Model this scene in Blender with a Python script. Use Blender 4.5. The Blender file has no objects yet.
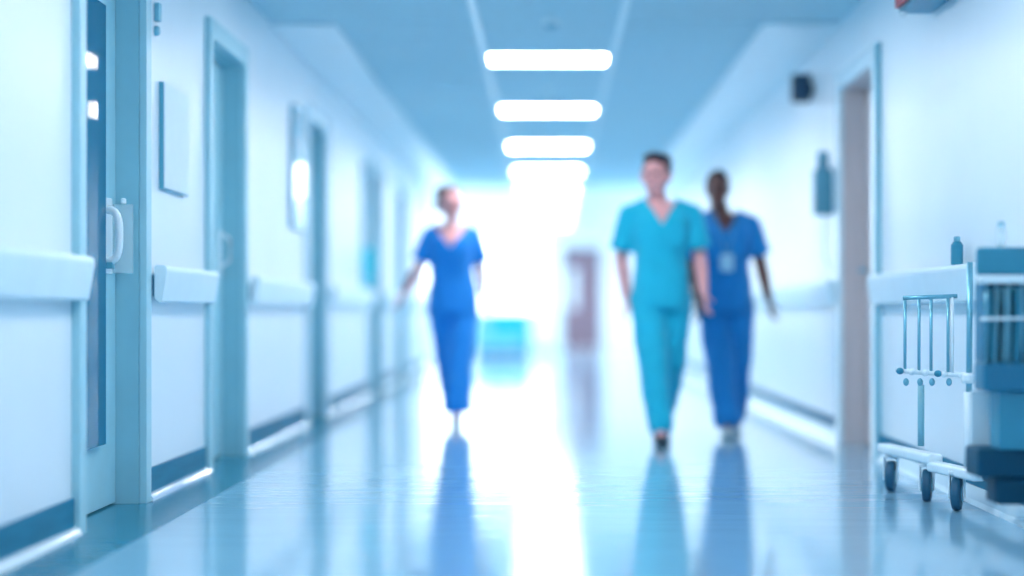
import bpy, bmesh, math, random
from mathutils import Vector, Matrix
random.seed(7)
SC = bpy.context.scene
C = SC.collection
F = 1700.0          # focal length in pixels of the 1024 wide frame
CX, CY, H = 548.0, 312.0, 0.80
WL, WR, HC = -1.705, 1.79, 2.58

def P(x, y, D):
    return Vector(((x-CX)*D/F, D, H+(CY-y)*D/F))
def DL(x): return -WL*F/(CX-x)
def DR(x): return WR*F/(x-CX)

# ------------------------------------------------------------------ materials
def mat(name, col, rough=0.5, metal=0.0, spec=0.5, noise=0.0, nscale=8.0, bump=0.0, bscale=40.0,
        coat=0.0, emit=None, estr=0.0, trans=0.0, alpha=1.0, ior=1.5, sheen=0.0, stretch=(1,1,1)):
    m = bpy.data.materials.new(name); m.use_nodes = True
    nt = m.node_tree; b = nt.nodes['Principled BSDF']
    b.inputs['Base Color'].default_value = (*col, 1)
    b.inputs['Roughness'].default_value = rough
    b.inputs['Metallic'].default_value = metal
    b.inputs['Specular IOR Level'].default_value = spec
    b.inputs['IOR'].default_value = ior
    b.inputs['Coat Weight'].default_value = coat
    b.inputs['Coat Roughness'].default_value = 0.08
    b.inputs['Transmission Weight'].default_value = trans
    b.inputs['Alpha'].default_value = alpha
    b.inputs['Sheen Weight'].default_value = sheen
    if emit:
        b.inputs['Emission Color'].default_value = (*emit, 1)
        b.inputs['Emission Strength'].default_value = estr
    tc = nt.nodes.new('ShaderNodeTexCoord')
    mp = nt.nodes.new('ShaderNodeMapping'); mp.inputs['Scale'].default_value = stretch
    nt.links.new(tc.outputs['Object'], mp.inputs['Vector'])
    if noise > 0:
        n = nt.nodes.new('ShaderNodeTexNoise'); n.inputs['Scale'].default_value = nscale
        nt.links.new(mp.outputs['Vector'], n.inputs['Vector'])
        r = nt.nodes.new('ShaderNodeValToRGB')
        r.color_ramp.elements[0].position = .3; r.color_ramp.elements[1].position = .7
        r.color_ramp.elements[0].color = (*[c*(1-noise) for c in col], 1)
        r.color_ramp.elements[1].color = (*[min(1, c*(1+noise)) for c in col], 1)
        nt.links.new(n.outputs['Fac'], r.inputs['Fac']); nt.links.new(r.outputs['Color'], b.inputs['Base Color'])
    if bump > 0:
        n = nt.nodes.new('ShaderNodeTexNoise'); n.inputs['Scale'].default_value = bscale
        nt.links.new(mp.outputs['Vector'], n.inputs['Vector'])
        bp = nt.nodes.new('ShaderNodeBump'); bp.inputs['Strength'].default_value = bump
        bp.inputs['Distance'].default_value = 0.01
        nt.links.new(n.outputs['Fac'], bp.inputs['Height']); nt.links.new(bp.outputs['Normal'], b.inputs['Normal'])
    return m

M = dict(
    wall=mat('wall_paint', (.81,.885,.93), .34, noise=.02, nscale=1.5, spec=.5),
    lobby_wall=mat('lobby_wall_paint', (.93,.93,.95), .4, noise=.02, nscale=1.5),
    ceil=mat('ceiling_tile', (.50,.72,.80), .75, noise=.05, nscale=30, bump=.1, bscale=150),
    gyp=mat('ceiling_border_paint', (.74,.86,.91), .3, noise=.02),
    tbar=mat('ceiling_grid_metal', (.72,.88,.94), .35, noise=.02),
    casing=mat('door_casing_shaded', (.27,.55,.64), .4, spec=.3, noise=.03),  # deeper teal: the shade of the door recesses put into the colour
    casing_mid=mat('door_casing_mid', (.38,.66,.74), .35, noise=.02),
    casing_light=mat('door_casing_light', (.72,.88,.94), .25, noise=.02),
    door=mat('door_laminate', (.36,.66,.75), .35, noise=.03),
    glass=mat('tinted_door_glass', (.0,.15,.27), .03, spec=.5, ior=1.22, noise=.05, nscale=2),
    brown=mat('taupe_door', (.64,.56,.56), .45, noise=.06, nscale=3, stretch=(6,6,.6)),
    mauve=mat('mauve_end_door', (.24,.17,.21), .6, spec=.2, noise=.05, nscale=3),
    skirt=mat('skirting_vinyl', (.02,.20,.32), .5, spec=.15, noise=.12, nscale=9, stretch=(1,.4,4)),
    bead_highlight=mat('skirting_highlight', (.85,.94,.98), .12, noise=.02, coat=1.0),  # pale strip at the wall base, its highlight line put into the colour
    rail=mat('bumper_rail_vinyl', (.72,.87,.93), .30, noise=.02),
    railm=mat('rail_bracket', (.12,.36,.48), .4, noise=.05),
    white=mat('white_enamel', (.80,.90,.94), .22, noise=.02),
    steel=mat('blue_steel', (.20,.50,.62), .28, metal=.6, noise=.05),
    dark=mat('dark_plastic', (.01,.05,.10), .4, noise=.1),
    black=mat('black_plastic', (.004,.012,.03), .5, noise=.1),
    tyre=mat('caster_rubber', (.01,.10,.18), .5, noise=.1),
    bin=mat('blue_bin_plastic', (.005,.17,.30), .3, noise=.06),
    teal=mat('teal_plastic', (.03,.27,.40), .35, noise=.06),
    navy=mat('navy_plastic', (.003,.07,.13), .5, spec=.2, noise=.08),
    cyan=mat('cyan_upholstery', (.0,.40,.58), .6, noise=.06, bump=.2),
    cyan2=mat('pale_cyan_upholstery', (.16,.50,.64), .6, noise=.04),
    tealbase=mat('sofa_base', (.0,.15,.26), .6, spec=.2, noise=.05),
    red=mat('red_lens', (.60,.01,.03), .3, noise=.05),
    disp=mat('dispenser_plastic', (.10,.32,.42), .35, noise=.05),
    cyanp=mat('cyan_plastic', (.05,.68,.82), .3, noise=.04),
    board=mat('notice_board', (.80,.92,.96), .12, coat=1.0, noise=.02),
    notice=mat('notice_paper', (.78,.88,.93), .5, noise=.02),
    frame=mat('board_frame', (.10,.38,.50), .35, noise=.05),
    lens=mat('light_diffuser', (1,1,1), .5, emit=(1.0,.985,1.0), estr=28.0),
    skin=mat('light_skin', (.85,.40,.39), .5, noise=.05, nscale=20),
    skin2=mat('dark_skin', (.15,.055,.045), .45, noise=.08, nscale=20),
    hair=mat('dark_brown_hair', (.03,.02,.03), .6, noise=.3, nscale=60, bump=.5, bscale=120),
    hair3=mat('brown_hair', (.12,.08,.08), .6, noise=.3, nscale=60, bump=.5, bscale=120),
    hair2=mat('black_hair', (.006,.006,.01), .7, noise=.3, nscale=90, bump=.5, bscale=160),
    teals=mat('teal_scrub_cloth', (.0,.46,.64), .8, noise=.05, bump=.25, bscale=25, sheen=.2),
    blues=mat('blue_scrub_cloth', (.0,.24,.70), .8, noise=.05, bump=.25, bscale=25, sheen=.2),
    blues2=mat('royal_scrub_cloth', (.0,.225,.57), .8, noise=.05, bump=.25, bscale=25, sheen=.2),
    shoe_d=mat('black_shoe', (.01,.02,.03), .4, noise=.1),
    shoe_w=mat('white_shoe', (.30,.40,.50), .5, noise=.04),
    shoe_g=mat('grey_shoe', (.38,.50,.55), .5, noise=.06),
    eye=mat('eye_surface', (.03,.02,.02), .1, noise=.1),
    lip=mat('lip_skin', (.45,.14,.14), .5, noise=.05),
    cardm=mat('badge_card', (.45,.75,.90), .25, noise=.05),
    clear=mat('clear_acrylic', (.80,.94,.98), .25, trans=.4, ior=1.3, alpha=.6, noise=.02),
    knit=mat('lanyard_cloth', (.10,.32,.55), .8, noise=.1),
)
# real window glass
gm = bpy.data.materials.new('window_glass'); gm.use_nodes = True
gb = gm.node_tree.nodes['Principled BSDF']; gb.inputs['Transmission Weight'].default_value = 1
gb.inputs['Roughness'].default_value = 0.0; gb.inputs['IOR'].default_value = 1.02; gb.inputs['Base Color'].default_value = (.93,.98,1,1)
M['pane'] = gm
# floor: polished vinyl, tint changes where the darker border strip is laid
def floor_mat(name, col, rough, spec=.75):
    m = bpy.data.materials.new(name); m.use_nodes = True; nt = m.node_tree; b = nt.nodes['Principled BSDF']
    tc = nt.nodes.new('ShaderNodeTexCoord'); n = nt.nodes.new('ShaderNodeTexNoise'); n.inputs['Scale'].default_value = 3
    n.inputs['Detail'].default_value = 6
    nt.links.new(tc.outputs['Object'], n.inputs['Vector'])
    r = nt.nodes.new('ShaderNodeValToRGB')
    r.color_ramp.elements[0].color = (*[c*.94 for c in col], 1); r.color_ramp.elements[1].color = (*[c*1.05 for c in col], 1)
    nt.links.new(n.outputs['Fac'], r.inputs['Fac']); nt.links.new(r.outputs['Color'], b.inputs['Base Color'])
    n2 = nt.nodes.new('ShaderNodeTexNoise'); n2.inputs['Scale'].default_value = 2.2; n2.inputs['Detail'].default_value = 3
    mp = nt.nodes.new('ShaderNodeMapping'); mp.inputs['Scale'].default_value = (.5, 1.6, 1)
    nt.links.new(tc.outputs['Object'], mp.inputs['Vector']); nt.links.new(mp.outputs['Vector'], n2.inputs['Vector'])
    bp = nt.nodes.new('ShaderNodeBump'); bp.inputs['Strength'].default_value = .22; bp.inputs['Distance'].default_value = .012
    nt.links.new(n2.outputs['Fac'], bp.inputs['Height']); nt.links.new(bp.outputs['Normal'], b.inputs['Normal'])
    b.inputs['Roughness'].default_value = rough; b.inputs['Specular IOR Level'].default_value = spec
    return m
M['floor'] = floor_mat('polished_vinyl_floor', (.24,.47,.62), .10)
M['border'] = floor_mat('floor_border_vinyl', (.02,.20,.30), .22, .25)

# ------------------------------------------------------------------ mesh helpers
def add_box(bm, x0, x1, y0, y1, z0, z1, mtx=None):
    vs = [bm.verts.new((x, y, z)) for x in (x0, x1) for y in (y0, y1) for z in (z0, z1)]
    if mtx: [setattr(v, 'co', mtx @ v.co) for v in vs]
    for f in ((0,1,3,2),(4,6,7,5),(0,4,5,1),(2,3,7,6),(0,2,6,4),(1,5,7,3)):
        bm.faces.new([vs[i] for i in f])
    return vs
def add_tube(bm, pts, r, n=10, closed=False, up=(0,0,1)):
    pts = [Vector(p) for p in pts]; rs = r if isinstance(r, (list, tuple)) else [r]*len(pts)
    rings = []; up = Vector(up)
    L = len(pts)
    for i, p in enumerate(pts):
        if closed: t = pts[(i+1) % L]-pts[i-1]
        else: t = pts[min(i+1, L-1)]-pts[max(i-1, 0)]
        t.normalize()
        a = t.cross(up)
        if a.length < .05: a = t.cross(Vector((0,1,0)))
        a.normalize(); b = t.cross(a)
        rings.append([bm.verts.new(p+rs[i]*(math.cos(2*math.pi*k/n)*a+math.sin(2*math.pi*k/n)*b)) for k in range(n)])
    m = L if closed else L-1
    for i in range(m):
        A, B = rings[i], rings[(i+1) % L]
        for k in range(n): bm.faces.new((A[k], A[(k+1) % n], B[(k+1) % n], B[k]))
    if not closed:
        bm.faces.new(rings[0][::-1]); bm.faces.new(rings[-1])
def add_lathe(bm, prof, c=(0,0,0), axis='z', n=24):
    rings = []; c = Vector(c)
    for r, h in prof:
        ring = []
        for k in range(n):
            a = 2*math.pi*k/n; u, v = r*math.cos(a), r*math.sin(a)
            q = {'z': (u, v, h), 'x': (h, u, v), 'y': (u, h, v)}[axis]
            ring.append(bm.verts.new(c+Vector(q)))
        rings.append(ring)
    for A, B in zip(rings, rings[1:]):
        for k in range(n): bm.faces.new((A[k], A[(k+1) % n], B[(k+1) % n], B[k]))
    bm.faces.new(rings[0][::-1]); bm.faces.new(rings[-1])
def add_extrude_y(bm, prof, y0, y1):   # prof = list of (x,z), closed
    A = [bm.verts.new((x, y0, z)) for x, z in prof]; B = [bm.verts.new((x, y1, z)) for x, z in prof]
    n = len(prof)
    for i in range(n): bm.faces.new((A[i], A[(i+1) % n], B[(i+1) % n], B[i]))
    bm.faces.new(A[::-1]); bm.faces.new(B)
def add_ball(bm, c, r, seg=16, rings=10):
    r = Vector(r) if not isinstance(r, (int, float)) else Vector((r, r, r))
    m = Matrix.Translation(Vector(c)) @ Matrix.Diagonal((*r, 1))
    bmesh.ops.create_uvsphere(bm, u_segments=seg, v_segments=rings, radius=1, matrix=m)

def obj(name, bm, m, parent=None, bevel=0.0, smooth=False, segs=2):
    bmesh.ops.recalc_face_normals(bm, faces=bm.faces)
    me = bpy.data.meshes.new(name); bm.to_mesh(me); bm.free()
    me.materials.append(M[m] if isinstance(m, str) else m)
    o = bpy.data.objects.new(name, me); C.objects.link(o)
    if parent is not None: o.parent = parent
    if bevel > 0:
        b = o.modifiers.new('bevel', 'BEVEL'); b.width = bevel; b.segments = segs; b.limit_method = 'ANGLE'
        b.angle_limit = math.radians(40)
    if smooth or bevel > 0:
        for p in me.polygons: p.use_smooth = True
        if not smooth:
            w = o.modifiers.new('wn', 'WEIGHTED_NORMAL'); w.keep_sharp = True
    return o
def box(name, m, x0, x1, y0, y1, z0, z1, parent=None, bevel=0.0, segs=2):
    bm = bmesh.new(); add_box(bm, min(x0,x1), max(x0,x1), y0, y1, z0, z1)
    return obj(name, bm, m, parent, bevel, segs=segs)
def tag(o, label=None, cat=None, group=None, kind=None):
    if label: o['label'] = label
    if cat: o['category'] = cat
    if group: o['group'] = group
    if kind: o['kind'] = kind
    return o
def thing(name, label, cat, loc=(0,0,0), group=None, rz=0):
    o = bpy.data.objects.new(name, None); C.objects.link(o); o.empty_display_size = .1
    o.location = loc; o.rotation_euler = (0, 0, rz)
    return tag(o, label, cat, group)
def struct(o): return tag(o, kind='structure')

Y0, Y1, YE = -6.0, 24.0, 35.8      # corridor from behind the camera to the lobby; end wall
LX = 3.4                            # half width of the lobby

# ------------------------------------------------------------------ setting
# left doors: (near y, far y)
LD = [(6.156, 7.10), (8.50, 9.44), (11.95, 12.97), (16.25, 17.2), (19.1, 20.1)]
RD = [(9.25, 10.32)]
DH, DHR = 2.18, 2.16
def wall_with_openings(name, x0, x1, openings, y0, y1, DH=2.18):
    bm = bmesh.new(); y = y0
    for a, b in openings:
        add_box(bm, x0, x1, y, a, 0, HC); add_box(bm, x0, x1, a, b, DH, HC); y = b
    add_box(bm, x0, x1, y, y1, 0, HC)
    bmesh.ops.remove_doubles(bm, verts=bm.verts, dist=1e-5)
    return struct(obj(name, bm, 'wall'))
wall_with_openings('wall_left', WL-.25, WL, LD, Y0, Y1)
wall_with_openings('wall_right', WR, WR+.25, RD, Y0, Y1, DHR)
struct(box('wall_back', 'wall', WL-.25, WR+.25, Y0-.15, Y0, 0, HC))
# backing of recesses behind doors
struct(box('floor', 'floor', -LX-.3, LX+.3, Y0, YE+.3, -.1, 0))
bm = bmesh.new()
add_box(bm, WL-.2, -1.445, Y0, Y1, 0, .0015)
struct(obj('floor_border_left', bm, 'border'))
struct(box('ceiling', 'ceil', WL-.25, WR+.25, Y0, Y1, HC, HC+.1))
# lobby
struct(box('ceiling_lobby', 'lobby_wall', -LX-.3, LX+.3, Y1, YE+.3, HC+.0, HC+.1))
for s, nm in ((-1, 'left'), (1, 'right')):
    edge = WL-.25 if s < 0 else WR+.25
    struct(box('wall_lobby_return_'+nm, 'lobby_wall', edge, s*LX, Y1-.2, Y1, 0, HC))
    bm = bmesh.new()
    a, b = sorted((s*LX, s*(LX+.2)))
    add_box(bm, a, b, Y1-.2, Y1+1.2, 0, HC); add_box(bm, a, b, YE-1.0, YE+.2, 0, HC)
    add_box(bm, a, b, Y1+1.2, YE-1.0, 0, .6); add_box(bm, a, b, Y1+1.2, YE-1.0, HC-.15, HC)
    struct(obj('wall_lobby_'+nm, bm, 'lobby_wall'))
    w = struct(box('window_%d' % (2 if s < 0 else 3), 'pane', a+.08, b-.08, Y1+1.2, YE-1.0, .6, HC-.15))  # unseen side window, added to let daylight brighten the lobby
    bm = bmesh.new()
    for k in range(7):
        y = Y1+1.2+k*(YE-1.0-Y1-1.2)/6
        add_box(bm, a+.05, b-.05, y-.03, y+.03, .6, HC-.15)
    struct(obj('window_frame', bm, 'white', w))
# end wall with a wide window on the left and a door on the right
ex0, ex1 = P(560,0,YE).x, P(604,0,YE).x
wx0, wx1 = -LX+.3, P(546,0,YE).x
bm = bmesh.new()
add_box(bm, -LX, wx0, YE, YE+.2, 0, HC); add_box(bm, wx0, wx1, YE, YE+.2, 0, .80); add_box(bm, wx0, wx1, YE, YE+.2, 2.5, HC)
add_box(bm, wx1, ex0, YE, YE+.2, 0, HC); add_box(bm, ex0, ex1, YE, YE+.2, 2.21, HC)
add_box(bm, ex1, LX, YE, YE+.2, 0, HC)
struct(obj('wall_end', bm, 'lobby_wall'))
w = struct(box('window_1', 'pane', wx0, wx1, YE+.08, YE+.10, .80, 2.5))
bm = bmesh.new()
for k in range(4):
    x = wx0+(wx1-wx0)*k/3; add_box(bm, x-.025, x+.025, YE+.05, YE+.13, .80, 2.5)
add_box(bm, wx0, wx1, YE+.05, YE+.13, 2.45, 2.5)
struct(obj('window_frame', bm, 'white', w, .005))
struct(box('window_sill', 'white', wx0, wx1, YE-.12, YE+.05, .77, .80, w, .008))
d = thing('hinged_door', 'mauve closed door with a narrow upright glazed panel in the bright end wall', 'door', ((ex0+ex1)/2, YE, 0))
hw = (ex1-ex0)/2
bm = bmesh.new()
gx0, gx1, gz0, gz1 = -hw+.17, -hw+.34, .88, 1.72
add_box(bm, -hw+.04, gx0, .03, .08, .01, 2.17); add_box(bm, gx1, hw-.04, .03, .08, .01, 2.17)
add_box(bm, gx0, gx1, .03, .08, .01, gz0); add_box(bm, gx0, gx1, .03, .08, gz1, 2.17)
obj('door_leaf', bm, 'mauve', d)
box('glass_panel', 'notice', gx0, gx1, .045, .065, gz0, gz1, d)
bm = bmesh.new()
add_box(bm, -hw-.04, -hw+.04, -.02, .1, 0, 2.25); add_box(bm, hw-.04, hw+.04, -.02, .1, 0, 2.25); add_box(bm, -hw+.04, hw-.04, -.02, .1, 2.17, 2.25)
obj('door_frame', bm, 'casing_light', d, .004)
bm = bmesh.new(); add_tube(bm, [(hw-.12, .03, 1.03), (hw-.12, -.03, 1.03), (hw-.24, -.03, 1.03)], .01)
obj('door_handle', bm, 'steel', d, smooth=True)

# ceiling grid, border strips and transverse bars
bm = bmesh.new()
for x in (-.44, .45): add_box(bm, x-.022, x+.022, Y0, Y1, HC-.012, HC)
struct(obj('trim_1', bm, 'tbar'))
bm = bmesh.new(); y = 10.45
while y < Y1:
    for a, b in ((-1.30, -.477), (.477, 1.32)): add_box(bm, a, b, y-.010, y+.010, HC-.006, HC)
    y += .62
struct(obj('trim_2', bm, 'ceil'))
bm = bmesh.new()
add_box(bm, WL, -1.30, 10.4, Y1, HC-.025, HC); add_box(bm, 1.32, WR, 10.4, Y1, HC-.025, HC)
struct(obj('trim_3', bm, 'gyp', bevel=.003))

# skirtings
def segs(openings, y0, y1, pad):
    out = []; y = y0
    for a, b in openings: out.append((y, a-pad)); y = b+pad
    out.append((y, y1)); return out
bl, br = bmesh.new(), bmesh.new(); cl, cr = bmesh.new(), bmesh.new()
for a, b in segs(LD, Y0, Y1, .075):
    add_box(bl, WL, WL+.012, a, b, .02, .135)
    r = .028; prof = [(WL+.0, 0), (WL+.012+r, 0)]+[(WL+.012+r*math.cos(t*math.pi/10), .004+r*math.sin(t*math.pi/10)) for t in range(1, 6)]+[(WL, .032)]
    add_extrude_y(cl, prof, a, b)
for a, b in segs(RD, Y0, Y1, .12):
    add_box(br, WR-.012, WR, a, b, .075, .145)
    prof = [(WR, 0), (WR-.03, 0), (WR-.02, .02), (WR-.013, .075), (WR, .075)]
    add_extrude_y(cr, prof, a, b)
struct(obj('baseboard_left', bl, 'skirt', bevel=.004)); struct(obj('baseboard_right', br, 'skirt', bevel=.004))
struct(obj('baseboard_highlight_left', cl, 'bead_highlight', smooth=False)); struct(obj('baseboard_bead_right', cr, 'casing_light'))

# ------------------------------------------------------------------ doors of the corridor
def side_door(side, y0, y1, label, cas=.085, leafm='door', jm='casing', angle=0.0, glassd=True, glass=(.28, 2.02), gpos=(.17,.34), handle=True, rec=.15, casm='casing', group=None, DH=2.18, proud=False):
    """side -1 left, +1 right. Local frame at near bottom corner; u = into the wall."""
    wx = WL if side < 0 else WR
    t = thing('hinged_door', label, 'door', (wx, y0, 0), group)
    s = side
    L = y1-y0
    # lining (reveal) - near, far, head
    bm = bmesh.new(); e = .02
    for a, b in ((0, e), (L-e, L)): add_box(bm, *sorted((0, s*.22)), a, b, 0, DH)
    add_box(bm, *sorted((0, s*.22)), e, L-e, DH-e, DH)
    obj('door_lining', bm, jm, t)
    bm = bmesh.new(); p = .032; hc = .09
    xs = sorted((-s*p, s*.0))
    add_box(bm, *xs, -cas, .012, 0, DH+hc); add_box(bm, *xs, L-.012, L+min(cas,.085), 0, DH+hc); add_box(bm, *xs, .012, L-.012, DH-.012, DH+hc)
    obj('door_casing', bm, casm, t, .004)
    # leaf hinged at near jamb
    lf = bmesh.new(); w = L-2*e-.012; th = .045
    R = Matrix.Translation((s*(rec-.02), e+.006, 0)) @ Matrix.Rotation(s*-angle, 4, 'Z')
    def lb(bm, a, b, y_0, y_1, z0, z1): add_box(bm, *sorted((s*a, s*b)), y_0, y_1, z0, z1, R)
    top = DH-e-.008
    if glassd:
        g1 = w-gpos[0]; g0 = g1-gpos[1]
        lb(lf, 0, th, 0, g0, .01, top); lb(lf, 0, th, g1, w, .01, top)
        lb(lf, 0, th, g0, g1, .01, glass[0]); lb(lf, 0, th, g0, g1, glass[1], top)
        obj('door_leaf', lf, leafm, t)
        gb_ = bmesh.new(); lb(gb_, *((-.028, .018) if proud else (.006, .018)), g0, g1, *glass)
        if proud: gb_.transform(Matrix.Translation((0, g0, 0)) @ Matrix.Rotation(s*-.004, 4, 'Z') @ Matrix.Translation((0, -g0, 0)))
        obj('glass_panel', gb_, 'glass', t)
    else:
        lb(lf, 0, th, 0, w, .01, top); obj('door_leaf', lf, leafm, t)
    return t, R, w
# nearest left door
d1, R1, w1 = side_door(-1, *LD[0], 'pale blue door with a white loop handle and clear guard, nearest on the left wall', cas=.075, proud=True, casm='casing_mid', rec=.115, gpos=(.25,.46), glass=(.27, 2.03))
# its handle, near the far edge of the leaf
hy, hz = w1-.11, 1.11
bm = bmesh.new(); add_box(bm, .0, .012, hy-.10, hy+.02, hz-.155, hz+.155, R1); obj('backplate', bm, 'white', d1, .004, segs=3)
hl = bpy.data.objects[ 'backplate' ]
bm = bmesh.new(); pts = []
for k in range(15):
    a = math.pi*(k/14-.5)*.999; pts.append(R1 @ Vector((.012+.050*(1-abs(math.sin(a))**3)**(1/3), hy-.075, hz+.105*math.sin(a))))
add_tube(bm, pts, .017, 12, up=(0,1,0)); obj('pull_handle', bm, 'white', d1, smooth=True)
bm = bmesh.new(); add_box(bm, .012, .04, hy-.093, hy-.057, hz-.135, hz-.108, R1); obj('lock_button', bm, 'frame', d1, .004)
bm = bmesh.new(); add_box(bm, .0, .085, hy+.060, hy+.066, hz-.150, hz+.135, R1); obj('clear_guard', bm, 'clear', d1)
bm = bmesh.new(); add_lathe(bm, [(.008, 0), (.012, .004), (.012, .02), (.006, .026)], R1 @ Vector((.045, hy+.063, hz+.135))); obj('guard_pin', bm, 'white', d1)
names = ['pale blue door with a narrow window strip, second on the left wall',
         'pale blue recessed door, third on the left wall between tall board and cyan dispenser',
         'blurred recessed door just past the cyan dispenser on the left wall',
         'farthest blurred recessed door on the left wall, behind the nurse in blue']
for i, (a, b) in enumerate(LD[1:]):
    t, R, w = side_door(-1, a, b, names[i], cas=.06, gpos=(.36,.22), glass=(.42, 2.0), rec=.20 if i else .12, casm='casing_light' if i == 1 else 'casing_mid')  # third door's casing is paler: the bright light on it put into the colour
    bm = bmesh.new(); add_box(bm, .0, .012, w-.12, w-.05, 1.0, 1.25, R); add_tube(bm, [R@Vector((.012, w-.08, 1.05)), R@Vector((.06, w-.08, 1.08)), R@Vector((.06, w-.08, 1.2)), R@Vector((.012, w-.08, 1.23))], .011)
    obj('pull_handle', bm, 'white', t, .002)
t, R, w = side_door(1, *RD[0], 'taupe door in a deep recess on the right wall before the trolley', cas=.11, leafm='brown', jm='brown', glassd=False, rec=.15, casm='casing_light', DH=DHR)
bm = bmesh.new(); add_tube(bm, [R@Vector((-.0, w-.08, 1.05)), R@Vector((-.05, w-.08, 1.05)), R@Vector((-.05, w-.2, 1.05))], .01); obj('door_handle', bm, 'steel', t, smooth=True)
box('casing_edge_shaded', 'casing', -.034, -.0, -.122, -.11, 0, DHR+.09, t)  # return face of the casing, its shade painted as a darker blue

# ------------------------------------------------------------------ bumper rails
def rail(side, y0, y1, label):
    wx = WL if side < 0 else WR; s = -side
    t = thing('bumper_rail', label, 'handrail', (wx, y0, 0), 'white bumper handrails along the corridor walls')
    L = y1-y0; za, zb = .838, 1.0
    bm = bmesh.new()
    prof = [(s*.028, za+.02), (s*.05, za), (s*.062, za+.008), (s*.082, zb-.03), (s*.080, zb-.010), (s*.070, zb), (s*.034, zb), (s*.028, zb-.01)]
    add_extrude_y(bm, prof, .0, L); obj('rail_profile', bm, 'rail', t, .004, segs=3)
    n = max(2, int(L/1.1)+1)
    for k in range(n):
        y = .12+(L-.24)*k/(n-1)
        box('bracket', 'railm', 0, s*.030, y-.03, y+.03, za+.03, zb-.04, t, .003)
rail(-1, Y0+.3, 6.09, 'white bumper handrail on the left wall, nearest, before the nearest left door')
rail(-1, 7.24, 8.40, 'short white bumper handrail under the small white notice, left wall')
rail(-1, 9.58, 11.85, 'white bumper handrail under the tall notice board, left wall')
rail(-1, 13.12, 16.12, 'blurred white bumper handrail below the cyan dispenser')
rail(-1, 17.35, 18.98, 'blurred white bumper handrail past the fourth left door')
rail(-1, 20.23, 23.7, 'farthest blurred white bumper handrail on the left wall')
rail(1, Y0+.3, 9.11, 'white bumper handrail on the right wall behind the trolley')
rail(1, 10.43, 23.7, 'long white bumper handrail on the right wall past the taupe door')

# ------------------------------------------------------------------ ceiling lights
LY = [-3.4, -.31, 2.78, 5.87, 8.96, 11.90, 14.90, 18.15, 21.4, 24.4, 27.6, 30.7, 33.8]
wl = {5: 'nearest visible glowing ceiling panel, the widest of the row', 6: 'second glowing ceiling panel counting away from the camera',
      7: 'third glowing ceiling panel counting away from the camera', 8: 'fourth glowing ceiling panel counting away from the camera',
      9: 'fifth glowing ceiling panel, at the entrance of the bright lobby'}
for i, y in enumerate(LY):
    hw, hd = .42, .21
    t = thing('ceiling_light', wl.get(i, 'glowing ceiling panel out of sight above or behind the viewer' if i < 5 else 'far glowing ceiling panel inside the bright lobby'), 'ceiling light', (0, y, HC), 'white ceiling light panels along the corridor')
    bm = bmesh.new()
    for x0, x1, y0, y1 in ((-hw, hw, -hd-.02, -hd), (-hw, hw, hd, hd+.02)): add_box(bm, x0, x1, y0, y1, -.016, 0)
    for x0, x1 in ((-hw-.0, -hw+.015), (hw-.015, hw)): add_box(bm, x0, x1, -hd, hd, -.016, 0)
    obj('light_frame', bm, 'tbar', t)
    box('diffuser', 'lens', -hw+.015, hw-.015, -hd, hd, -.012, 0, t)

for x in (-2.98, 2.98):  # side rows added out of view to whiten the lobby
    for y in (26.0, 29.2, 32.4):
        t = thing('ceiling_light', 'unseen glowing panel added at the side of the lobby to brighten it', 'ceiling light', (x, y, HC), 'unseen light panels added at the sides of the lobby')
        box('light_frame', 'tbar', -.32, .32, -.62, .62, -.016, 0, t)
        box('diffuser', 'lens', -.29, .29, -.59, .59, -.020, -.004, t)
# smoke detector and sprinkler on ceiling
t = thing('smoke_detector', 'round smoke detector on the ceiling before the first light panel', 'smoke detector', (0.02, 10.35, HC))
bm = bmesh.new(); add_lathe(bm, [(.06, 0), (.06, -.018), (.05, -.03)]); obj('detector_base', bm, 'white', t, smooth=False)
bm = bmesh.new(); add_lathe(bm, [(.04, -.03), (.04, -.045), (.025, -.055)]); obj('sensor_cap', bm, 'frame', t)
t = thing('sprinkler_head', 'small white sprinkler head on the ceiling between the first two light panels', 'sprinkler', (0.0, 13.5, HC))
bm = bmesh.new(); add_lathe(bm, [(.045, 0), (.04, -.008), (.015, -.012), (.012, -.035)]); obj('sprinkler_body', bm, 'white', t)
bm = bmesh.new(); add_lathe(bm, [(.022, -.037), (.022, -.040)]); obj('deflector', bm, 'white', t)

# ------------------------------------------------------------------ wall mounted things, left
def wall_board(y0, y1, z0, z1, label, name='notice_board', th=.03, cat='notice board'):
    t = thing(name, label, cat, (WL, (y0+y1)/2, z0))
    a = (y1-y0)/2; h = z1-z0
    box('backing', 'frame', 0, th-.005, -a, a, 0, h, t, .002)
    box('board_face', 'board' if th > .026 else 'notice', th-.005, th, -a+.004, a-.002, .006, h-.002, t, .001)
wall_board(DL(159), DL(184), 1.34, 1.81, 'small white framed notice on the left wall past the nearest left door', 'framed_notice', .025)
wall_board(DL(290), DL(301), 1.36, 2.18, 'tall glossy white board with a dark edge before the third left door')
t = thing('door_sensor', 'small grey box with a round button high beside the nearest left door', 'sensor', (WL, DL(155), 2.00))
box('sensor_body', 'steel', 0, .025, -.02, .02, .06, .14, t, .004)
bm = bmesh.new(); add_lathe(bm, [(.022, 0), (.022, .012), (.016, .02)], (0, 0, .02), 'x'); obj('button', bm, 'steel', t)
t = thing('soap_dispenser', 'cyan dispenser on the left wall, before the fourth left door', 'dispenser', (WL, 15.65, 1.03))
bm = bmesh.new(); add_box(bm, 0, .11, -.07, .07, .08, .36); obj('dispenser_body', bm, 'cyanp', t, .02, segs=3)
bm = bmesh.new(); add_box(bm, 0, .09, -.05, .05, .0, .07); obj('drip_tray', bm, 'cyanp', t, .01)
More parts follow.
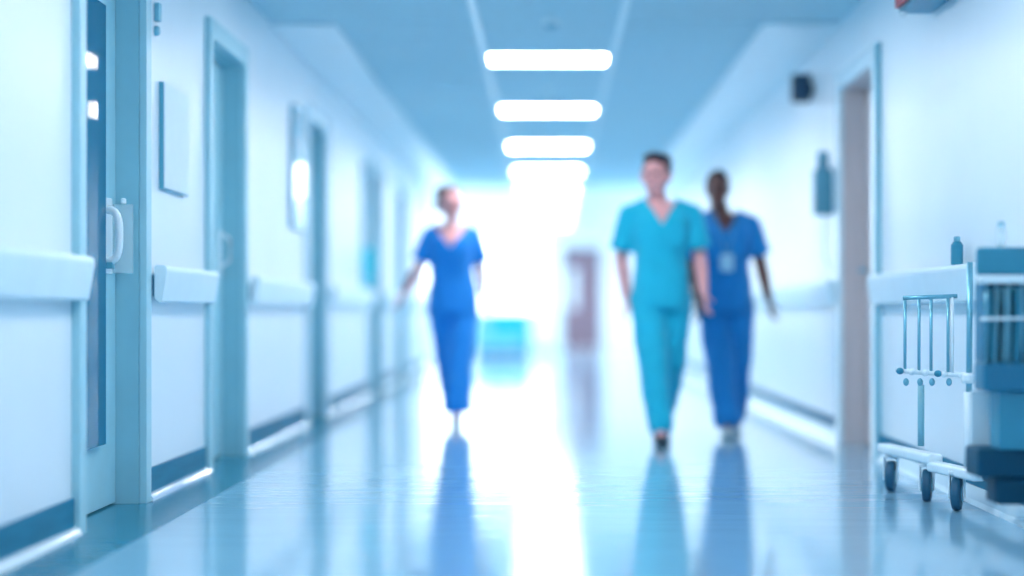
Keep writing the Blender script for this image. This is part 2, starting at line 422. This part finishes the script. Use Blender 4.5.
bm = bmesh.new(); add_box(bm, 0, .03, -.06, .06, .36, 1.15); obj('mounting_strip', bm, 'frame', t, .004)

# right wall things
D = DR(813)
t = thing('wall_speaker', 'black box speaker high on the right wall beyond the taupe door', 'speaker', (WR, D, P(0,102,D).z))
box('mount', 'dark', -.03, 0, -.03, .03, .05, .12, t)
box('speaker_box', 'black', -.140, -.02, -.05, .06, 0, .185, t, .008)
bm = bmesh.new(); add_box(bm, -.132, -.028, -.056, -.05, .01, .175); obj('speaker_grille', bm, 'dark', t, .002)
D = 10.72
t = thing('sanitizer_dispenser', 'grey blue hand sanitizer dispenser on the right wall beyond the taupe door', 'dispenser', (WR, D, P(0,215,D).z))
box('dispenser_body', 'disp', -.115, 0, -.06, .06, 0, .29, t, .015, 3)
box('refill_bottle', 'disp', -.09, -.025, -.035, .035, .29, .40, t, .012, 3)
bm = bmesh.new(); add_tube(bm, [(-.05, 0, 0), (-.05, 0, -.15), (-.045, 0, -.27), (-.02, 0, -.32), (0, 0, -.32)], .006); obj('supply_tube', bm, 'casing_light', t, smooth=True)
# illuminated sign box
D0 = DR(932); zt = P(0,14,D0).z
t = thing('alarm_sign_box', 'blue grey box with a red lamp face high on the right wall', 'alarm light', (WR, D0-.9, zt))
box('sign_housing', 'teal', -.155, 0, 0, .9, 0, .14, t, .006)
box('red_lamp', 'red', -.178, -.155, .62, .88, .02, .12, t, .008)
bm = bmesh.new(); add_lathe(bm, [(.016, -.018), (.016, 0)], (-.145, .85, 0)); obj('indicator', bm, 'white', t)

# ------------------------------------------------------------------ trolley (all in place, near right wall)
fl = .0
t = thing('supply_trolley', 'white framed supply trolley with blue bins and three visible casters by the right wall', 'trolley', (1.62, 6.7, 0))
org = Vector((1.62, 6.7, 0))
def W(x, y, D): return P(x, y, D)-org
def tube(name, pts, r, m, par=t, n=10):
    bm = bmesh.new(); add_tube(bm, pts, r, n); return obj(name, bm, m, par, smooth=True)
cast = [(891, 7.60), (927, 7.18), (957, 6.86)]
def caster(p, rot):
    R = Matrix.Translation(p) @ Matrix.Rotation(rot, 4, 'Z'); r = .068
    bm = bmesh.new(); add_lathe(bm, [(r-.012, -.019), (r-.003, -.016), (r, -.008), (r, .008), (r-.003, .016), (r-.012, .019)], (0, .0, r), 'x', 28); bm.transform(R)
    w = obj('caster_wheel', bm, 'tyre', t)
    bm = bmesh.new(); add_lathe(bm, [(.036, -.022), (.03, -.024), (.03, .024), (.036, .022)], (0, 0, r), 'x', 20); bm.transform(R); obj('hub', bm, 'steel', w)
    bm = bmesh.new(); add_box(bm, -.032, -.025, -.02, .02, r-.02, .15, R); add_box(bm, .025, .032, -.02, .02, r-.02, .15, R); add_box(bm, -.032, .032, -.028, .028, .145, .16, R)
    obj('fork', bm, 'white', t, .003)
P3 = []
for x, D in cast:
    q = W(x, 0, D); q.z = 0; P3.append(q); caster(q, math.radians(random.choice((-16, -22, -12))))
a0, a1, a2 = [Vector((q.x, q.y, .185)) for q in P3]
n0 = a0+(a0-a1)*.22
nearp = Vector((a2.x+.045, a2.y-.18, .185))
def bar(name, A, B, w, h, m):
    d = (B-A); L = d.length; bm = bmesh.new()
    R = Matrix.Translation(A) @ d.to_track_quat('Y', 'Z').to_matrix().to_4x4()
    add_box(bm, -w/2, w/2, 0, L, -h/2, h/2, R); return obj(name, bm, m, t, .014, segs=3)
bar('base_beam', n0, a1+(a2-a1)*.3, .07, .045, 'white')
bar('base_beam', a1+(a2-a1)*.2-Vector((0,0,.03)), nearp-Vector((0,0,.03)), .065, .045, 'white')
# main post
D = 6.55
post = W(968, 0, D)
tube('post', [W(968, 466, D), W(968, 440, D), W(968, 392, D)], .017, 'white')
tube('post', [W(969, 400, D), W(970, 262, D)], .012, 'steel')
bm = bmesh.new(); add_lathe(bm, [(.02, -.02), (.026, -.01), (.026, .01), (.02, .02)], W(968, 378, D)); obj('post_collar', bm, 'white', t)
# wire rack with hanging rods
D = 6.85
tube('rack_rail', [W(903, 298, D), W(957, 296, D)], .009, 'steel')
for i, x in enumerate((905, 919, 931, 948)):
    tube('rack_rod', [W(x, 297, D), W(x, 340, D), W(x, 372, D)], .0065, 'steel')
    bm = bmesh.new(); add_ball(bm, W(x+1, 382, D), (.012, .012, .016)); obj('rod_hook', bm, 'steel', t, smooth=True)
tube('rack_rail', [W(896, 370, D), W(915, 372, D), W(960, 375, D), W(985, 376, D)], .010, 'white')
for x in (900, 912, 925, 938, 944, 962): 
    bm = bmesh.new(); add_ball(bm, W(x, 371+(x-900)*.07, D-.012), (.016, .016, .014)); obj('rail_clip', bm, 'teal' if x in (900, 938) else 'white', t, smooth=True)
tube('rack_upright', [W(952, 296, D), W(952, 376, D)], .008, 'white')
tube('lower_post', [W(921, 385, D+.1), W(921, 446, D+.1)], .014, 'casing')
# bins: near end of the trolley
D = 5.72
def slab(name, x0, x1, y0, y1, D, dep, m, bev=.006, par=t):
    a = W(x0, y1, D); b = W(x1, y0, D)
    return box(name, m, a.x, b.x, a.y, a.y+dep, a.z, b.z, par, bev)
slab('bin_headboard', 977, 1038, 247, 276, D+.05, .03, 'teal', .02)
slab('bin_shell', 984, 1038, 362, 392, D, .14, 'bin', .012)
slab('bin_back', 984, 1038, 280, 362, D+.12, .02, 'navy', .004)
slab('bin_end', 1034, 1038, 280, 362, D, .12, 'bin', .0)
a = W(984, 362, D)
box('bin_end', 'bin', a.x, a.x+.012, a.y+.01, a.y+.12, a.z, W(0,283,D).z, t, .002)
slab('bin_lip', 979, 1040, 275, 284, D-.02, .05, 'board', .008)
tube('bin_wire', [W(980, 319, D), W(1038, 318, D)], .006, 'white')
for x in (986, 996, 1009, 1022, 1034): tube('bin_wire', [W(x, 284, D), W(x, 364, D)], .004, 'steel')
for x, m in ((989, 'teal'), (1001, 'disp'), (1013, 'teal'), (1025, 'bin')):
    bm = bmesh.new(); A = W(x, 361.5, D+.03); B = W(x+7, 288, D+.03)
    R = Matrix.Translation(A) @ Matrix.Rotation(math.radians(random.choice((2, 4, -3))), 4, 'Y')
    add_box(bm, 0, B.x-A.x, 0, .08, 0, B.z-A.z, R); f = obj('file_folder', bm, m, None, .004)
    for v in f.data.vertices: v.co += org
    tag(f, {989: 'teal file folder leftmost in the blue bin of the trolley', 1001: 'grey blue file folder second from the left in the blue bin',
            1013: 'teal file folder third from the left in the blue bin', 1025: 'dark blue file folder at the cut right edge of the bin'}[x], 'folder', 'folders standing in the trolley bin')
slab('side_panel', 971, 998, 391, 447, D+.25, .02, 'casing_light', .003)
slab('cabinet_panel', 999, 1040, 391, 450, D+.04, .12, 'teal', .004)
slab('lower_shade_box', 996, 1040, 478, 505, D+.08, .14, 'navy', .012)  # dark box added for the shadow low at the trolley
slab('bottom_shelf', 978, 1040, 449, 478, D+.06, .18, 'navy', .01)
# near casters (cut off by the picture's right edge)
for q in (Vector((.06, -1.42, 0)),): caster(q, .1)
bar('base_beam', Vector((.06, -1.5, .185)), Vector((.03, -.30, .185)), .04, .045, 'navy')
# things resting on the rail / headboard
p = P(957, 0, 6.35); 
t2 = thing('pump_bottle', 'small dark blue bottle standing on the handrail behind the trolley', 'bottle', (1.742, 1.742*F/(957-CX), 1.0))
bm = bmesh.new(); add_lathe(bm, [(.022, 0), (.026, .004), (.026, .085), (.016, .1)]); obj('bottle_body', bm, 'teal', t2, smooth=False)
bm = bmesh.new(); add_lathe(bm, [(.012, .1), (.014, .104), (.014, .118), (.010, .122)]); obj('cap', bm, 'steel', t2)
q = W(1001, 247, D+.065)+org
t2 = thing('clear_vial', 'small clear upright vial on top of the blue headboard', 'vial', tuple(q))
bm = bmesh.new(); add_lathe(bm, [(.011, 0), (.013, .003), (.013, .065), (.009, .07)]); obj('vial_body', bm, 'clear', t2)
bm = bmesh.new(); add_lathe(bm, [(.011, .07), (.011, .085)]); obj('cap', bm, 'steel', t2)

# ------------------------------------------------------------------ lobby furniture
D = 29.6; x0, x1 = P(474,0,D).x, P(531,0,D).x
t = thing('lounge_sofa', 'cyan lounge sofa on a dark blue base, far away left of the mauve door', 'sofa', ((x0+x1)/2, D, 0))
hw = (x1-x0)/2
box('base', 'tealbase', -hw+.02, hw-.02, 0, .7, .03, .16, t, .02)
box('seat_cushion', 'cyan2', -hw+.1, hw-.1, -.02, .6, .16, .36, t, .05, 3)
box('backrest', 'cyan', -hw+.28, hw-.02, .5, .72, .30, .80, t, .06, 3)
box('backrest', 'cyan2', -hw+.02, -hw+.28, .5, .72, .30, .78, t, .06, 3)
box('armrest', 'cyan2', -hw, -hw+.12, 0, .7, .16, .58, t, .04, 3)
box('armrest', 'cyan', hw-.12, hw, 0, .7, .16, .52, t, .04, 3)
for sx in (-1, 1):
    for y in (.06, .62): box('leg', 'tealbase', sx*(hw-.08)-.025, sx*(hw-.08)+.025, y-.025, y+.025, 0, .04, t)
D = 34.4; x0, x1 = P(533,0,D).x, P(556,0,D).x
t = thing('side_cabinet', 'low white cabinet against the far wall between sofa and mauve door', 'cabinet', ((x0+x1)/2, D, 0))
hw = (x1-x0)/2
box('cabinet_body', 'white', -hw, hw, 0, .45, .06, .76, t, .01)
box('cabinet_door', 'white', -hw+.01, -.003, -.02, 0, .08, .74, t, .004); box('cabinet_door', 'white', .003, hw-.01, -.02, 0, .08, .74, t, .004)
box('plinth', 'casing', -hw+.02, hw-.02, .03, .43, 0, .06, t)

# ------------------------------------------------------------------ people
def taper(bm, a, b, ra, rb, n=16):
    """tapered capsule; radii may be (rx, ry)"""
    a, b = Vector(a), Vector(b); add_ball(bm, a, ra if isinstance(ra, (int, float)) else ra, 14, 9); add_ball(bm, b, rb, 14, 9)
    ax = (b-a).normalized(); u = ax.cross(Vector((0, 1, 0)))
    if u.length < .1: u = ax.cross(Vector((1, 0, 0)))
    u.normalize(); v = ax.cross(u)
    A = [bm.verts.new(a+ra*(math.cos(2*math.pi*k/n)*u+math.sin(2*math.pi*k/n)*v)) for k in range(n)]
    B = [bm.verts.new(b+rb*(math.cos(2*math.pi*k/n)*u+math.sin(2*math.pi*k/n)*v)) for k in range(n)]
    for k in range(n): bm.faces.new((A[k], A[(k+1) % n], B[(k+1) % n], B[k]))
    bm.faces.new(A[::-1]); bm.faces.new(B)
def loft(bm, secs, n=28):
    """secs: (cx, cy, z, rx, ry)"""
    rings = [[bm.verts.new((cx+rx*math.copysign(abs(math.cos(t))**.85, math.cos(t)), cy+ry*math.copysign(abs(math.sin(t))**.85, math.sin(t)), z)) for t in [2*math.pi*k/n for k in range(n)]] for cx, cy, z, rx, ry in secs]
    for A, B in zip(rings, rings[1:]):
        for k in range(n): bm.faces.new((A[k], A[(k+1) % n], B[(k+1) % n], B[k]))
    bm.faces.new(rings[0][::-1]); bm.faces.new(rings[-1])
def fuse(name, bm, m, parent, voxel, smooth_it=6, cut=None, wrinkle=0.0, thick=0.0):
    bmesh.ops.recalc_face_normals(bm, faces=bm.faces)
    me = bpy.data.meshes.new('tmp'); bm.to_mesh(me); bm.free()
    o = bpy.data.objects.new('tmp', me); C.objects.link(o)
    r = o.modifiers.new('r', 'REMESH'); r.mode = 'VOXEL'; r.voxel_size = voxel
    s = o.modifiers.new('s', 'SMOOTH'); s.iterations = smooth_it; s.factor = .5
    if wrinkle:
        tx = bpy.data.textures.new('wrinkle', 'CLOUDS'); tx.noise_scale = .09; tx.noise_depth = 2
        dm = o.modifiers.new('d', 'DISPLACE'); dm.texture = tx; dm.strength = wrinkle; dm.mid_level = .5
    dg = bpy.context.evaluated_depsgraph_get(); ev = o.evaluated_get(dg)
    b2 = bmesh.new(); b2.from_mesh(ev.to_mesh()); ev.to_mesh_clear()
    bpy.data.objects.remove(o)
    if cut:
        dl = [f for f in b2.faces if cut(f.calc_center_median())]
        bmesh.ops.delete(b2, geom=dl, context='FACES')
    for f in b2.faces: f.smooth = True
    me2 = bpy.data.meshes.new(name); b2.to_mesh(me2); b2.free()
    me2.materials.append(M[m]); o = bpy.data.objects.new(name, me2); C.objects.link(o); o.parent = parent
    if thick:
        so = o.modifiers.new('so', 'SOLIDIFY'); so.thickness = thick; so.offset = -1
    return o
def hand(bm, wrist, direction, side, curl=.5):
    """relaxed hand hanging from the wrist; side = +1 when the thumb points to -Y side"""
    d = Vector(direction).normalized()
    fw = Vector((0, -1, 0)); fw = (fw-d*fw.dot(d)).normalized()      # thumb side
    pn = d.cross(fw).normalized()*side                                  # palm normal direction
    w = Vector(wrist)
    # palm
    for k in range(4):
        o = fw*(.030-.020*k)
        taper(bm, w+d*.012+o*.55, w+d*.085+o, .0135, .0125)
    for k, L in enumerate((.072, .082, .076, .058)):
        base = w+d*.088+fw*(.033-.0215*k); p = base; ang = .0
        for j, fr in enumerate((.45, .3, .25)):
            ang += curl*(.35+.25*j)
            dr = (d*math.cos(ang)+pn*math.sin(ang)+fw*(.10-.07*k)).normalized(); q = p+dr*L*fr
            taper(bm, p, q, .0088-.0008*j, .0082-.0008*j, 10); p = q
    p = w+d*.03+fw*.028
    for j, (L, r) in enumerate(((.04, .013), (.032, .0105), (.026, .009))):
        dr = (d*.75+fw*(.65-.25*j)+pn*.25*(j+1)).normalized(); q = p+dr*L; taper(bm, p, q, r, r-.001, 10); p = q
def person(label, D, xpx, height, J, colors, hair, woman=False, badge=False):
    """J: joints in metres for a 1.72 tall figure facing -Y."""
    t = thing('person', label, 'person', ((xpx-CX)*D/F, D, 0))
    k = height/1.72; t.scale = (k, k, k)
    top, skin, hairm, shoe = colors
    hx, sx, px = J['head'], J['chest'], J['pelvis']; hy = J.get('heady', -.02); py = J.get('py', .0)
    sw = J.get('sw', .185)
    yaw = J.get('yaw', 0)
    # ---- body
    bm = bmesh.new(); hb = bmesh.new(); Hd = Matrix.Translation((hx, hy+py, 1.595)) @ Matrix.Rotation(yaw, 4, 'Z') @ Matrix.Diagonal((J.get('hs', 1.13), 1.10, 1.06, 1))
    add_ball(hb, (0, .012, .012), (.073, .092, .100), 24, 16); add_ball(hb, (0, -.018, -.052), (.052, .062, .062)); add_ball(hb, (0, -.052, -.085), (.026, .024, .022))
    taper(hb, (0, -.085, .012), (0, -.103, -.018), .009, .013); add_ball(hb, (0, -.078, .028), (.048, .016, .010))
    for s in (-1, 1): 
        add_ball(hb, (s*.036, -.060, -.022), (.022, .02, .02)); add_ball(hb, (s*.075, .012, -.005), (.010, .020, .032))
    hb.transform(Hd); tmp = bpy.data.meshes.new('h'); hb.to_mesh(tmp); hb.free(); bm.from_mesh(tmp)
    taper(bm, (sx+(hx-sx)*.3, py+.01, 1.40), (hx, hy+py+.025, 1.53), .066 if not woman else .048, .052 if not woman else .044)
    ch = .17 if not woman else .155; 
    loft(bm, [(px, py, .84, .12, .09), (px, py, .93, .160, .11), (px, py, 1.02, .142, .10), ((px+sx)/2, py, 1.12, .130, .095), (sx, py, 1.24, ch-.01, .112), (sx, py, 1.33, ch, .108), (sx, py+.01, 1.40, ch-.04, .075), (sx, py+.01, 1.44, .07, .05)])
    for s, A in ((-1, J['armL']), (1, J['armR'])):
        sh = Vector((sx+s*sw, py+.01, 1.365)); el, wr = Vector(A[0]), Vector(A[1])
        taper(bm, (sx+s*.09, py+.01, 1.40), sh, .052, .050); taper(bm, sh, el, .050, .042); 
        mid = el.lerp(wr, .3); taper(bm, el, mid, .040, .042); taper(bm, mid, wr, .042, .028)
        dd = (wr-el).normalized()+Vector((0, 0, -.35)); hand(bm, wr, dd, -s, .6)
    for s, A in ((-1, J['legL']), (1, J['legR'])):
        hp = Vector((px+s*.085, py, .90)); kn, an = Vector(A[0]), Vector(A[1])
        taper(bm, hp, kn, .078, .052); c = kn.lerp(an, .3); taper(bm, kn, c, .050, .052); taper(bm, c, an, .052, .034)
        taper(bm, an, an+Vector((0, -.09, -.035)), .034, .028)
    body = fuse('body', bm, skin, t, .0062, 4)
    # ---- face details
    for s in (-1, 1):
        b = bmesh.new(); add_ball(b, Hd @ Vector((s*.030, -.081, .006)), .0095); obj('eye', b, 'eye', t, smooth=True)
    b = bmesh.new(); add_ball(b, Vector((0, 0, 0)), (.022, .008, .007)); b.transform(Hd @ Matrix.Translation((0, -.080, -.052))); obj('lips', b, 'lip' if skin == 'skin' else 'skin2', t, smooth=True)
    # ---- hair
    b = bmesh.new()
    add_ball(b, (0, .026, .026), (.081, .094, .100), 24, 16)
    if hair == 'quiff':
        for q in ((.02, -.045, .105), (.045, -.02, .100), (.0, -.02, .112), (-.03, -.03, .100), (.05, .02, .095), (.065, -.01, .075)): add_ball(b, q, (.030, .035, .026))
    if hair == 'bun':
        add_ball(b, (-.035, .075, .085), (.045, .045, .045)); add_ball(b, (-.05, .05, .0), (.04, .05, .06)); add_ball(b, (0, .08, -.03), (.045, .035, .05))
    b.transform(Hd)
    inv = Hd.inverted()
    def facecut(c):
        q = inv @ c
        return q.y < -.028 and q.z < .062 or q.z < -.045 - (.03 if hair == 'bun' else 0) or (q.y < .0 and q.z < .02)
    fuse('hair', b, hairm, t, .007, 3, cut=facecut, wrinkle=.006, thick=.004)
    # ---- scrub top
    bm = bmesh.new(); g = .022
    hem = .80 if not woman else .78; hr = .178 if not woman else .190
    loft(bm, [(px, py, hem, hr, .142), (px, py, .92, hr-.004, .138), (px, py, 1.02, .166, .128), ((px+sx)/2, py, 1.12, .156, .122), (sx, py, 1.24, ch+.008, .134), (sx, py, 1.33, ch+.014, .128), (sx, py+.01, 1.405, ch-.02, .092), (sx, py+.01, 1.455, .085, .068)])
    for s, A in ((-1, J['armL']), (1, J['armR'])):
        sh = Vector((sx+s*sw, py+.01, 1.365)); el = Vector(A[0]); e = sh.lerp(el, .80)
        taper(bm, (sx+s*.09, py+.01, 1.405), sh, .060, .062); 
        ax = (e-sh).normalized(); u = ax.cross(Vector((0, 1, 0))).normalized(); v = ax.cross(u)
        rs = []
        for q, r in ((0, .060), (.5, .072), (1.0, .084)):
            c = sh.lerp(e, q); rs.append([bm.verts.new(c+r*(math.cos(2*math.pi*i/20)*u+math.sin(2*math.pi*i/20)*v)) for i in range(20)])
        for A_, B_ in zip(rs, rs[1:]):
            for i in range(20): bm.faces.new((A_[i], A_[(i+1) % 20], B_[(i+1) % 20], B_[i]))
        bm.faces.new(rs[0][::-1]); bm.faces.new(rs[-1])
    vz = 1.30 if not woman else 1.27
    def vcut(c):
        x, z = abs(c.x-sx), c.z
        if z > 1.435 and x < .09: return True
        return c.y < py+.0 and z > vz and x < (z-vz)*(.62 if not woman else .75)
    fuse('scrub_top', bm, top, t, .010, 4, cut=vcut, wrinkle=.016, thick=.004)
    b = bmesh.new(); x0 = sx+.03; z0 = 1.17                 # chest pocket
    add_box(b, x0, x0+.09, py-.142, py-.134, z0, z0+.10); obj('chest_pocket', b, top, t, .003)
    # ---- trousers
    bm = bmesh.new()
    loft(bm, [(px, py, .80, .150, .112), (px, py, .90, .165, .122), (px, py, 1.0, .150, .112)])
    for s, A in ((-1, J['legL']), (1, J['legR'])):
        hp = Vector((px+s*.082, py, .86)); kn, an = Vector(A[0]), Vector(A[1]); an = an+Vector((0, .0, .035))
        taper(bm, hp, kn, J.get('th', .108), .096); taper(bm, kn, an, .094, J.get('cuff', .078))
    fuse('trousers', bm, top, t, .010, 4, wrinkle=.022, cut=lambda c: c.z < J.get('hem', .06))
    # ---- shoes
    for A in (J['legL'], J['legR']):
        an = Vector(A[1]); pitch = A[2]
        bm = bmesh.new(); add_ball(bm, (0, .02, .045), (.038, .055, .045)); add_ball(bm, (0, -.06, .035), (.042, .085, .034)); add_ball(bm, (0, -.125, .028), (.040, .055, .026)); taper(bm, (0, .02, .05), (0, .02, .085), .04, .037)
        R = Matrix.Translation(an) @ Matrix.Rotation(pitch, 4, 'X') @ Matrix.Translation((0, 0, -.085)) ; bm.transform(R)
        so = fuse('shoe', bm, shoe, t, .007, 4)
        bm = bmesh.new(); prof = []
        for i in range(24):
            a = 2*math.pi*i/24; y = -.052+.125*math.sin(a); prof.append((.043*math.cos(a)*(1 if y < -.04 else .88), y))
        A_ = [bm.verts.new((x, y, .0)) for x, y in prof]; B_ = [bm.verts.new((x, y, .018)) for x, y in prof]
        for i in range(24): bm.faces.new((A_[i], A_[(i+1) % 24], B_[(i+1) % 24], B_[i]))
        bm.faces.new(A_[::-1]); bm.faces.new(B_); bm.transform(R)
        obj('sole', bm, 'shoe_d' if shoe != 'shoe_w' else 'shoe_g', so)
    if badge:
        bm = bmesh.new()
        add_tube(bm, [(sx-.062, py-.02, 1.452), (sx-.066, py-.085, 1.425), (sx-.055, py-.135, 1.32), (sx-.01, py-.150, 1.20), (sx+.005, py-.152, 1.17), (sx+.015, py-.150, 1.20), (sx+.055, py-.135, 1.32), (sx+.066, py-.085, 1.425), (sx+.062, py-.02, 1.452)], .006)
        l = obj('lanyard', bm, 'knit', t, smooth=True)
        box('badge', 'cardm', sx-.04, sx+.045, py-.166, py-.156, 1.06, 1.17, l, .004)
    return t

# teal man, mid stride
person('man in teal scrubs with dark quiff hair walking in front on the right', 10.48, 661, 1.765, dict(
    head=-.035, heady=-.03, chest=.0, pelvis=.0, py=0, yaw=-.35, sw=.195,
    armL=((-.235, .05, 1.10), (-.205, .03, .87)), armR=((.235, .02, 1.11), (.245, -.13, .90)),
    legL=((-.055, -.12, .49), (-.02, -.22, .085), .0), legR=((.06, .05, .47), (.035, .30, .145), .55)),
    ('teals', 'skin', 'hair', 'shoe_d'), 'quiff')
# man in blue behind him
person('dark skinned man in blue scrubs with a lanyard badge, walking rightmost', 11.05, 727, 1.72, dict(
    head=-.062, heady=-.03, hs=.95, chest=-.02, pelvis=-.01, py=0, yaw=.0, sw=.18,
    armL=((-.215, .05, 1.10), (-.20, -.05, .88)), armR=((.222, .03, 1.12), (.262, -.06, .89)),
    legL=((-.055, -.08, .49), (-.015, -.13, .085), .0), legR=((.07, .02, .47), (.06, .16, .10), .2), cuff=.088),
    ('blues2', 'skin2', 'hair2', 'shoe_g'), 'short', badge=True)
# nurse on the left
person('woman in royal blue scrubs with pinned up hair walking alone on the left', 12.20, 456, 1.70, dict(
    head=-.035, heady=-.02, chest=-.035, pelvis=-.02, py=0, yaw=.45, sw=.155,
    armL=((-.265, .05, 1.14), (-.37, .02, .96)), armR=((.175, .08, 1.13), (.19, .22, .95)),
    legL=((-.06, .04, .47), (-.01, .20, .12), .3), legR=((.035, -.10, .48), (.015, -.17, .085), .0), cuff=.108, hem=.09),
    ('blues', 'skin', 'hair3', 'shoe_w'), 'bun', woman=True)

# ------------------------------------------------------------------ light
w = bpy.data.worlds.new('sky'); SC.world = w; w.use_nodes = True
bg = w.node_tree.nodes['Background']; bg.inputs['Color'].default_value = (.92, .97, 1.0, 1); bg.inputs['Strength'].default_value = 1.5
def area(name, loc, rot, sx, sy, power, col=(.86, .95, 1)):
    l = bpy.data.lights.new(name, 'AREA'); l.shape = 'RECTANGLE'; l.size = sx; l.size_y = sy; l.energy = power; l.color = col
    o = bpy.data.objects.new(name, l); C.objects.link(o); o.location = loc; o.rotation_euler = rot; return o
# daylight entering by the end window (lamp outside the glass)
area('daylight_end', (-1.3, YE+.6, 1.7), (math.radians(-90), 0, 0), 3.2, 1.7, 60)

# ------------------------------------------------------------------ camera
cam = bpy.data.cameras.new('camera'); co = bpy.data.objects.new('camera', cam); C.objects.link(co)
co.location = (0, 0, H); co.rotation_euler = (math.radians(90), 0, 0)
cam.sensor_width = 36; cam.lens = 36*F/1024
cam.shift_x = -(CX-512)/1024; cam.shift_y = (CY-288)/1024
cam.clip_start = .05; cam.clip_end = 200
cam.dof.use_dof = True; cam.dof.focus_distance = 6.9; cam.dof.aperture_fstop = .46
SC.camera = co
SC.view_settings.view_transform = 'Standard'; SC.view_settings.look = 'None'
SC.view_settings.gamma = 1; SC.view_settings.use_curve_mapping = False
SC.view_settings.exposure = 0.30
SC.cycles.max_bounces = 12; SC.cycles.diffuse_bounces = 8; SC.cycles.glossy_bounces = 6
SC.cycles.caustics_reflective = False; SC.cycles.use_denoising = True
